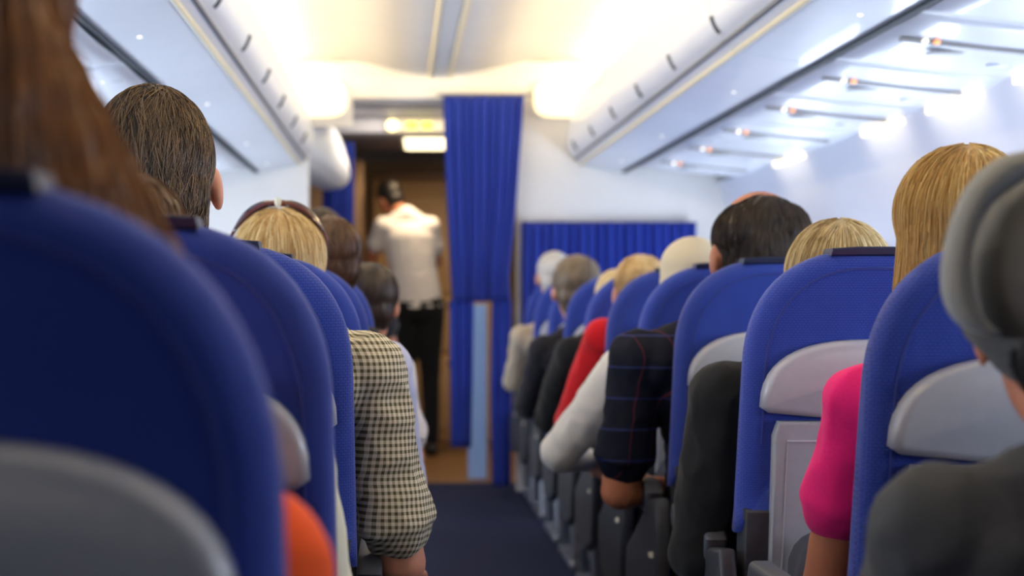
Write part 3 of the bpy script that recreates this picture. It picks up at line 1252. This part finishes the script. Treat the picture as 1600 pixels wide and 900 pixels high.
def person(label, head, hs, base, sh, sw, hair, shirt, trousers, skin='skin', yaw=0.0, pitch=0.0, roll=0.0, standing=False,
           sleeve=0.75, elbows=None, hands=None, hat=None, thick=1.0, voxel=0.008, fold=0.007, group=None, drop=0.035, belly=0.0, name='person', legs=True):
    """head, base (hips), sh (middle between the shoulders) in world space; sw = half shoulder width"""
    head, base, sh = Vector(head), Vector(base), Vector(sh)
    org = Vector((base.x, base.y, 0))
    t = thing(name, label, 'person', org, group)
    H = hmat(head, hs, yaw, pitch, roll)
    th = thick
    ath = 1 + (thick - 1) * 0.6
    ax = (sh - base)
    S = {}
    for s in (-1, 1):
        S[s] = sh + Vector((s * (sw - 0.055), 0, -drop))
    if elbows is None:
        elbows = {s: S[s] + Vector((s * 0.055, 0.07, -0.27)) for s in (-1, 1)}
    else:
        elbows = {s: Vector(elbows[s]) if s in elbows else S[s] + Vector((s * 0.055, 0.07, -0.27)) for s in (-1, 1)}
    if hands is None:
        hands = {s: elbows[s] + Vector((-s * 0.12, 0.22, -0.02)) for s in (-1, 1)}
    else:
        hands = {s: Vector(hands[s]) if s in hands else elbows[s] + Vector((-s * 0.12, 0.22, -0.02)) for s in (-1, 1)}
    knees, ankles = {}, {}
    for s in (-1, 1):
        if standing:
            knees[s] = base + Vector((s * 0.085, 0.02, -0.43))
            ankles[s] = Vector((base.x + s * 0.09, base.y - 0.02, 0.09))
        else:
            knees[s] = base + Vector((s * 0.10, 0.40, 0.03))
            ankles[s] = Vector((base.x + s * 0.10, base.y + 0.40, 0.10))

    def torso(m, e):
        m.chain(base, (0.150 * th + e, 0.112 * th + e, 0.10 + e), base.lerp(sh, 0.45), (0.130 * th + e + belly, 0.100 * th + e + belly, 0.11 + e), 5)
        m.chain(base.lerp(sh, 0.45), (0.130 * th + e + belly, 0.100 * th + e + belly, 0.11 + e), base.lerp(sh, 0.78), (sw * 0.80 + e, 0.108 * th + e, 0.12 + e), 4)
        m.chain(S[-1], (0.054 * ath + e,) * 3, S[1], (0.054 * ath + e,) * 3, 8)
        m.chain(S[-1] + Vector((0.05, 0, -0.02)), (0.055 + e, 0.075 + e, 0.055 + e), S[1] + Vector((-0.05, 0, -0.02)), (0.055 + e, 0.075 + e, 0.055 + e), 6)
        m.chain(S[-1] + Vector((0.06, 0.0, 0.02)), (0.045 + e,) * 3, sh + Vector((0, 0, 0.045)), (0.05 + e,) * 3, 5)
        m.chain(S[1] + Vector((-0.06, 0.0, 0.02)), (0.045 + e,) * 3, sh + Vector((0, 0, 0.045)), (0.05 + e,) * 3, 5)

    def arm_upper(m, e, part=1.0):
        for s in (-1, 1):
            b = S[s].lerp(elbows[s], part)
            r1 = 0.052 * ath
            r2 = 0.043 * ath
            m.limb(S[s], r1 + e, b, r1 + (r2 - r1) * part + e)

    m = MB()
    head_shapes(m, H)
    nk = H @ Vector((0, -0.020, -0.070))
    m.chain(nk, (0.055 * hs,) * 3, sh + Vector((0, 0, 0.02)), (0.062, 0.06, 0.05), 6)
    torso(m, -0.006)
    arm_upper(m, -0.004)
    for s in (-1, 1):
        m.limb(elbows[s], 0.040 * ath, hands[s], 0.026)
        dr = (hands[s] - elbows[s])
        hand_shapes(m, hands[s], dr + Vector((-s * 0.02, 0, -0.02)), (0, 0.1, -1), 1.0, 0.5, s)
        m.limb(base + Vector((s * 0.08, 0.02, -0.0)), 0.085 * th, knees[s], 0.055)
        m.limb(knees[s], 0.053, ankles[s], 0.036)
        m.limb(ankles[s], 0.036, ankles[s] + Vector((0, 0.10, -0.055)), 0.030)
    me = remesh(m, voxel, 3)
    for v in me.vertices:
        v.co -= org
    bd = link('body', me, M[skin], t, True, None, None)
    # eyes
    for s in (-1, 1):
        e_ = MB()
        e_.ell((s * 0.031, 0.078, 0.0), (0.012, 0.012, 0.010), Matrix.Translation(-org) @ H)
        e_.build('eye', M['eye'], bd)
    # shirt
    m = MB()
    torso(m, 0.012)
    arm_upper(m, 0.012, min(1.0, sleeve))
    if sleeve < 1.0:
        for s in (-1, 1):
            a = S[s].lerp(elbows[s], sleeve - 0.25)
            b = S[s].lerp(elbows[s], sleeve)
            m.tube([a, b], [0.060 * ath, 0.066 * ath], 20)
    else:
        for s in (-1, 1):
            m.limb(elbows[s], 0.053 * ath, elbows[s].lerp(hands[s], 0.95), 0.038)
    me = remesh(m, voxel, 3)
    if fold:
        folds(me, fold, 11, (1, 1, 0.8), len(label) % 17)
    for v in me.vertices:
        v.co -= org
    link('shirt', me, shirt, t, True, None, None)
    # trousers and shoes
    m = MB()
    m.chain(base + Vector((0, 0, -0.02)), (0.165 * th, 0.125 * th, 0.10), base + Vector((0, 0, 0.05)), (0.158 * th, 0.120 * th, 0.06), 3)
    for s in (-1, 1):
        m.limb(base + Vector((s * 0.08, 0.02, -0.0)), 0.100 * th, knees[s], 0.072)
        m.limb(knees[s], 0.070, ankles[s] + Vector((0, 0, 0.03)), 0.055)
    me = remesh(m, 0.012, 3)
    if fold:
        folds(me, fold, 9, (1, 1, 0.6), 5)
    for v in me.vertices:
        v.co -= org
    link('trousers', me, trousers, t, True, None, None)
    for s in (-1, 1):
        m = MB()
        A = ankles[s] - org
        m.chain(A + Vector((0, -0.02, -0.045)), (0.042, 0.05, 0.045), A + Vector((0, 0.14, -0.062)), (0.045, 0.06, 0.028), 6)
        m.build('shoe', M['shoe'], t, angle=None)
    # hair
    if hair:
        hair(t, org, H)
    return t, H, org


def short_hair(mname, n=0, bald=False, seed=1, dens=1.0, full=1.0, tint=(0.0, 1.0), nape=-0.06, tall=1.0, jit=0.2):
    def f(t, org, H):
        m = MB()
        k = full
        m.ell((0, -0.020, 0.040), (0.0835 * k, 0.094 * k, 0.087 * k * tall), H, 28, 18)
        m.ell((0, -0.050, -0.015), (0.070 * k, 0.058 * k, 0.07), H, 24, 14)
        m.chain((0, -0.050, -0.03), (0.068, 0.045, 0.04), (0, -0.045, nape), (0.058, 0.036, 0.03), 5, H)
        if bald:
            m = MB()
            m.ell((0, -0.050, -0.012), (0.074 * k, 0.062 * k, 0.075), H, 24, 14)
            m.chain((0, -0.050, -0.03), (0.066, 0.045, 0.04), (0, -0.045, nape), (0.056, 0.036, 0.03), 3, H)
            for s in (-1, 1):
                m.chain((s * 0.040, -0.045, 0.040), (0.046, 0.060, 0.054), (s * 0.048, 0.010, 0.034), (0.037, 0.05, 0.050), 4, H)
            m.ell((0, -0.048, 0.048), (0.072, 0.056, 0.060), H)
            m.ell((0, -0.052, 0.015), (0.079, 0.060, 0.060), H)
        st = None
        if n:
            def keep(p):
                return p.z > -0.1 and not (p.y > 0.07 and p.z < 0.06)
            st = dict(n=n, steps=9, step=0.006, rad=0.0008, crown=(0.02, -0.01, 0.14), gravity=0.55, lift=0.0016, jitter=jit, keep=keep, seed=seed, tint=tint, fly=0.0)
        hair_object(m, M[mname], t, org, H, 0.005, st, 3, 0.0015)
    return f


def long_hair(mname, n=0, length=0.18, seed=1, wide=1.0, tint=(0.0, 1.0), vol=1.0, back=0.0):
    def f(t, org, H):
        m = MB()
        v = vol
        m.ell((0, -0.014, 0.038), (0.088 * v, 0.104 * v, 0.091 * v), H, 28, 18)
        m.chain((0, -0.050, 0.01), (0.084 * v, 0.060 * v, 0.07), (0, -0.052 - back, -length), (0.092 * wide, 0.032, 0.035), 7, H)
        for s in (-1, 1):
            m.chain((s * 0.058, -0.012, 0.01), (0.030, 0.052, 0.06), (s * 0.070 * wide, -0.02 - back, -length + 0.01), (0.026 * wide, 0.035, 0.03), 7, H)
        st = None
        if n:
            def keep(p):
                return p.z > -length and not (p.y > 0.055 and p.z < 0.05)
            st = dict(n=n, steps=26, step=0.0085, rad=0.00085, crown=(0, -0.02, 0.14), gravity=0.72, lift=0.002, jitter=0.06, keep=keep, seed=seed, tint=tint, part=True, fly=0.0)
        hair_object(m, M[mname], t, org, H, 0.006, st, 5, 0.0022)
    return f


M['shoe'] = new_mat('black_shoe_leather', (30, 28, 28), 0.4)
M['hair_auburn'] = hair_mat('auburn_brown_hair', (96, 58, 28), (176, 116, 62))
M['hair_brown'] = hair_mat('brown_hair', (50, 31, 19), (112, 74, 42))
M['hair_greybrown'] = hair_mat('greying_brown_hair', (32, 23, 15), (128, 102, 72))
M['hair_blonde'] = hair_mat('blonde_hair', (178, 134, 70), (255, 232, 172))
M['hair_gold'] = hair_mat('golden_blonde_hair', (186, 136, 62), (255, 224, 150))
M['hair_ash'] = hair_mat('ash_blonde_hair', (168, 136, 82), (252, 232, 178))
M['hair_dark'] = hair_mat('dark_brown_hair', (34, 26, 21), (80, 63, 50))
M['hair_black'] = hair_mat('black_hair', (16, 13, 12), (40, 33, 29))
M['hair_grey'] = hair_mat('brown_grey_hair', (84, 72, 58), (150, 132, 106))
M['hair_white'] = hair_mat('white_hair', (176, 170, 160), (236, 232, 224))


def cloth(name, c, b=0.5):
    c2 = tuple(min(255, int(v * 1.06) + 2) for v in c)
    return noisy(new_mat(name, c, 0.88, sheen=0.1, spec=0.15), c, c2, 200, bmp=b, dist=0.001)


M['orange'] = cloth('orange_jersey', (250, 92, 38))
M['cream'] = cloth('cream_cotton', (222, 214, 188))
M['check'] = stripes_mat('olive_and_cream_check', (234, 226, 200), (98, 92, 64), 0.0115, 0.48)
M['lavender'] = cloth('lavender_grey_cotton', (180, 182, 206))
M['white_shirt'] = cloth('white_cotton', (226, 220, 216))
M['black'] = cloth('black_cotton', (27, 29, 31))
M['charcoal'] = cloth('charcoal_cotton', (38, 38, 44))
M['navy'] = stripes_mat('navy_plaid', (20, 24, 38), (92, 36, 50), 0.075, 0.04, third=(48, 60, 116))
M['offwhite'] = cloth('off_white_linen', (216, 208, 196))
M['red'] = cloth('red_jersey', (206, 32, 42))
M['pink'] = cloth('pink_jersey', (236, 36, 122))
M['greyshirt'] = cloth('dark_grey_canvas', (62, 64, 66), 0.8)
M['cap'] = cloth('washed_grey_canvas', (92, 90, 85), 1.0)
M['capvisor'] = cloth('pale_grey_canvas', (140, 139, 133), 1.0)
M['beigehat'] = cloth('beige_straw_cloth', (202, 190, 160))
M['jeans'] = cloth('dark_trousers', (44, 48, 60))
M['greytrousers'] = cloth('grey_trousers', (108, 104, 100))
M['beige'] = cloth('beige_cotton', (186, 172, 148))


def px(x, y, d):
    """a point seen at (x, y) of the photograph, d metres ahead of the lens"""
    return Vector(((x - 625) * d / 2600, d, EYE - (y - 463) * d / 2600))


def seated(label, X, yrow, top, headx, heady, hs, hair, shirt, trousers, sw=0.21, shz=None, shx=None, shy=None, **kw):
    """someone in the seat whose back top is at yrow; top = crown of the hair in world z"""
    hz = top - 0.128 * hs
    shz = shz if shz is not None else hz - 0.205
    shx = X if shx is None else shx
    shy = yrow + 0.235 if shy is None else shy
    return person(label, (headx, heady, hz), hs, (X, yrow + 0.38, 0.55), (shx, shy, shz), sw, hair, shirt, trousers, **kw)


# left-hand side, near to far
seated('person with long brown hair in orange, blurred in the near left corner', XL, 1.0, 1.395, -0.352, 1.24, 1.05,
       long_hair('hair_auburn', 1200, 0.20, 11, 2.1, vol=1.18), M['orange'], M['jeans'], sw=0.245, shx=-0.305, shz=0.90, voxel=0.009,
       elbows={1: (-0.10, 1.35, 0.60)}, sleeve=0.95)
seated('brown-haired person in cream, between the long brown hair and the grey-haired head', XL, 1.8, 1.222, -0.332, 2.02, 0.92,
       short_hair('hair_brown', 700, seed=5), M['cream'], M['greytrousers'], sw=0.21, shz=0.915, voxel=0.01,
       elbows={1: (-0.105, 2.13, 0.63)}, sleeve=0.95)
man = seated('man with greying brown hair in an olive and cream checked shirt, leaning into the aisle', -0.285, 2.6, 1.408, -0.408, 2.79, 1.2,
             short_hair('hair_greybrown', 5200, seed=21, full=1.0, nape=-0.10, tall=1.14, jit=0.5), M['check'], M['greytrousers'], sw=0.255, shx=-0.255, shz=1.02, drop=0.08, yaw=math.radians(8), roll=math.radians(-6),
             elbows={1: (0.003, 2.88, 0.61)}, hands={1: (0.0, 3.10, 0.56)}, sleeve=0.80, thick=1.15, fold=0.011, voxel=0.007)
blonde = seated('blonde woman in a lavender-grey top, sunglasses pushed up on her head', -0.29, 3.4, 1.252, -0.262, 3.62, 1.06,
                long_hair('hair_blonde', 3600, 0.17, 31, 1.05, vol=1.08), M['lavender'], M['jeans'], sw=0.235, shx=-0.215, shz=0.945,
                elbows={1: (0.005, 3.74, 0.63)}, sleeve=1.0, thick=1.05)
seated('brown-haired man partly hidden behind the blonde woman with sunglasses', XL, 4.15, 1.285, -0.195, 4.42, 0.98,
       short_hair('hair_brown', 500, seed=41), M['charcoal'], M['jeans'], sw=0.2, shx=-0.24, shz=0.96, yaw=0.5, voxel=0.01, skin='skin_tan')
seated('dark-haired head low on the left, just before the standing crew member', XL, 4.92, 1.172, -0.092, 5.22, 1.0,
       short_hair('hair_dark', 600, seed=43, full=1.06), M['white_shirt'], M['jeans'], sw=0.21, shx=-0.17, shz=0.87, voxel=0.01)
seated('dim dark-clothed person with an orange-lit face beneath the left bin end', -0.45, 6.9, 1.47, -0.335, 7.5, 0.95,
       short_hair('hair_dark', seed=44), M['charcoal'], M['jeans'], sw=0.2, shx=-0.25, shz=1.17, yaw=-0.9, voxel=0.011, skin='skin_tan')

# right-hand side, near to far
capman = seated('man in a grey cap and dark grey shirt at the right edge', XR + 0.0, 1.38, 1.18, 0.672, 1.66, 1.06,
                short_hair('hair_black', 500, seed=51, full=0.97), M['greyshirt'], M['jeans'], sw=0.26, shx=0.725, shy=1.60, shz=0.875, skin='skin_tan',
                yaw=math.radians(-12), pitch=math.radians(-8), elbows={-1: (0.50, 1.72, 0.60)}, sleeve=1.0, thick=1.15, fold=0.009)
seated('long-haired golden blonde in a pink T-shirt ahead of the man in the cap', XR, 2.2, 1.282, 0.815, 2.42, 1.02,
       long_hair('hair_gold', 4200, 0.19, 61, 1.1, vol=1.06), M['pink'], M['jeans'], sw=0.215, shx=0.84, shz=0.945,
       elbows={-1: (0.645, 2.52, 0.62)}, hands={-1: (0.67, 2.72, 0.56)}, sleeve=0.52, skin='skin_tan', fold=0.007)
seated('person in a black top with ash blonde hair just showing over the seat', XR, 3.0, 1.212, 0.845, 3.22, 1.06,
       long_hair('hair_ash', 3000, 0.12, 71, 1.0, vol=1.06), M['black'], M['jeans'], sw=0.250, shx=0.83, shz=0.905,
       elbows={-1: (0.595, 3.30, 0.56)}, sleeve=1.0, thick=1.35)
seated('balding dark-haired man in a navy plaid shirt, bare forearm in the aisle', XR, 3.77, 1.335, 0.862, 4.0, 1.30,
       short_hair('hair_dark', 3600, bald=True, seed=81, full=1.02, tint=(0.0, 0.8)), M['navy'], M['jeans'], sw=0.275, shx=0.795, shz=0.955,
       elbows={-1: (0.535, 4.06, 0.595)}, hands={-1: (0.70, 4.20, 0.585)}, sleeve=0.76, skin='skin_tan', thick=1.3)
hatman = seated('passenger in an off-white shirt and beige hat, left of the balding man', XR, 4.38, 1.225, 0.81, 4.62, 0.98,
                short_hair('hair_grey', seed=91), M['offwhite'], M['greytrousers'], sw=0.205, shx=0.77, shz=0.90,
                elbows={-1: (0.46, 4.78, 0.62)}, hands={-1: (0.56, 5.0, 0.58)}, sleeve=1.0, thick=1.2, fold=0.007)
seated('passenger in a red top with yellow-blonde hair', XR, 5.05, 1.205, 0.765, 5.3, 1.0,
       short_hair('hair_blonde', 500, seed=95), M['red'], M['jeans'], sw=0.21, shx=0.80, shz=0.97, elbows={-1: (0.56, 5.45, 0.66)}, sleeve=1.0, voxel=0.01)
seated('pale-haired passenger in black, one row ahead of the red top', XR, 5.66, 1.17, 0.77, 5.9, 0.98,
       short_hair('hair_ash', seed=97), M['black'], M['jeans'], sw=0.22, shx=0.77, shz=0.90, elbows={-1: (0.54, 6.1, 0.62)}, sleeve=1.0, voxel=0.01)
seated('passenger with brown-grey hair in charcoal, before the divider curtain', XR, 6.36, 1.232, 0.70, 6.6, 1.1,
       short_hair('hair_grey', 300, seed=98, full=1.05), M['charcoal'], M['jeans'], sw=0.22, shx=0.735, shz=0.89, elbows={-1: (0.52, 6.8, 0.62)}, sleeve=1.0, voxel=0.011)
seated('white-haired passenger in beige, far down the right side', XR, 7.82, 1.29, 0.745, 8.05, 1.0,
       short_hair('hair_white', seed=99), M['beige'], M['jeans'], sw=0.22, shx=0.76, shz=0.90, elbows={-1: (0.56, 8.2, 0.65)}, sleeve=1.0, voxel=0.011)

# standing crew member beyond the curtain, bending to the left
person('crew member in a white shirt and black trousers standing at the galley', (-0.07, 11.28, EYE + 0.665), 0.98, (0.12, 11.2, 1.0), (0.045, 11.2, 1.575), 0.215,
       short_hair('hair_black', seed=100, full=1.04), M['white_shirt'], M['black'], yaw=math.radians(40), pitch=math.radians(-20), roll=math.radians(-12), standing=True,
       elbows={-1: (-0.19, 11.30, 1.34), 1: (0.25, 11.30, 1.30)}, hands={-1: (-0.22, 11.5, 1.22), 1: (0.10, 11.5, 1.22)}, sleeve=0.62, skin='skin_tan', voxel=0.011,
       thick=1.08, belly=0.01, fold=0.003)

# ------------------------------------------------------------------ hats and glasses
t, H, org = capman
I = Matrix.Translation(-org)
cc = Vector((0.668, 1.655, 1.088))
mb = MB()
mb.ell(cc, (0.116, 0.122, 0.117), None, 36, 24)
mb.chain(cc + Vector((0.0, 0.0, -0.02)), (0.112, 0.120, 0.08), cc + Vector((0.012, 0.0, -0.065)), (0.094, 0.112, 0.05), 4)
me = remesh(mb, 0.006, 3)
folds(me, 0.006, 10, (1, 1, 1), 2)
for v in me.vertices:
    v.co -= org
cp = link('cap', me, M['cap'], t, True, None, None)
# the visor, worn round to the left and back: v points outward, w along its width
inner = [(1625, 262), (1580, 285), (1540, 318), (1516, 360), (1507, 405), (1508, 445), (1518, 482), (1540, 512), (1556, 524)]
outer = [(1606, 240), (1558, 252), (1518, 282), (1492, 325), (1476, 375), (1468, 425), (1473, 470), (1494, 502), (1530, 518)]
inner, outer = cy_curve(inner, 4), cy_curve(outer, 4)
mb = MB()
nv = 6
vs, fs = [], []
for j in range(nv + 1):
    r = j / nv
    for a, b in zip(inner, outer):
        p = px(a[0], a[1], 1.615).lerp(px(b[0], b[1], 1.605), r)
        p.y -= 0.030 * math.sin(math.pi * min(1, r * 0.8 + 0.1))
        vs.append(p - org)
n = len(inner)
for j in range(nv):
    for i in range(n - 1):
        a = j * n + i
        fs.append((a, a + 1, a + n + 1, a + n))
mb.add(vs, fs)
v_ = mb.build('visor', M['capvisor'], cp, angle=None)
sd = v_.modifiers.new('solid', 'SOLIDIFY')
sd.thickness = 0.007
sd.offset = 0
mb = MB()
mb.ell(cc - org + Vector((0, 0, 0.118)), (0.008, 0.008, 0.004))
mb.build('button', M['cap'], cp)

t, H, org = hatman
mb = MB()
mb.ell((0, -0.012, 0.05), (0.092, 0.108, 0.09), H, 28, 18)
mb.chain((0, -0.014, 0.03), (0.092, 0.108, 0.05), (0, -0.02, 0.0), (0.098, 0.112, 0.02), 4, H)
me = remesh(mb, 0.008, 3)
for v in me.vertices:
    v.co -= org
link('hat', me, M['beigehat'], t, True, None, None)

# sunglasses resting on the blonde woman's head
t, H, org = blonde
sg_t = thing('sunglasses', 'dark red sunglasses pushed up on the blonde head', 'sunglasses', H @ Vector((0, -0.01, 0.12)))
I2 = Matrix.Translation(-Vector(sg_t.location))
M['shades'] = new_mat('burgundy_acetate', (92, 34, 34), 0.15, coat=0.6)
M['shadelens'] = new_mat('brown_tinted_lens', (60, 30, 26), 0.05, coat=0.8)
fr = MB()
arc = []
for i in range(33):
    a = math.pi * (0.13 + 0.74 * i / 32)
    arc.append(I2 @ (H @ Vector((math.cos(a) * 0.108, -0.030, 0.020 + math.sin(a) * 0.126))))
fr.tube(arc, [0.0035 + 0.004 * (1 - abs(i - 16) / 16) for i in range(33)], 8)
fr.build('frame', M['shades'], sg_t)
for s in (-1, 1):
    lm = MB()
    vs, fs = [], []
    for i in range(13):
        a = math.pi / 2 - s * (0.13 + 0.85 * i / 12)
        wdt = 0.022 * math.sin(math.pi * min(1, max(0, (i + 1.2) / 14.4))) ** 0.5
        for k in (-1, 1):
            vs.append(I2 @ (H @ Vector((math.cos(a) * 0.1095, -0.030 + k * 0.004 - 0.004, 0.020 + math.sin(a) * 0.1275 + k * wdt * 0.45))))
    for i in range(12):
        fs.append((2 * i, 2 * i + 1, 2 * i + 3, 2 * i + 2))
    lm.add(vs, fs)
    lo = lm.build('lens', M['shadelens'], sg_t, angle=None)
    sd = lo.modifiers.new('solid', 'SOLIDIFY')
    sd.thickness = 0.003
nb = MB()
nb.ell((0, -0.045, 0.147), (0.007, 0.004, 0.010), I2 @ H)
nb.build('bridge', M['sticker'], sg_t)
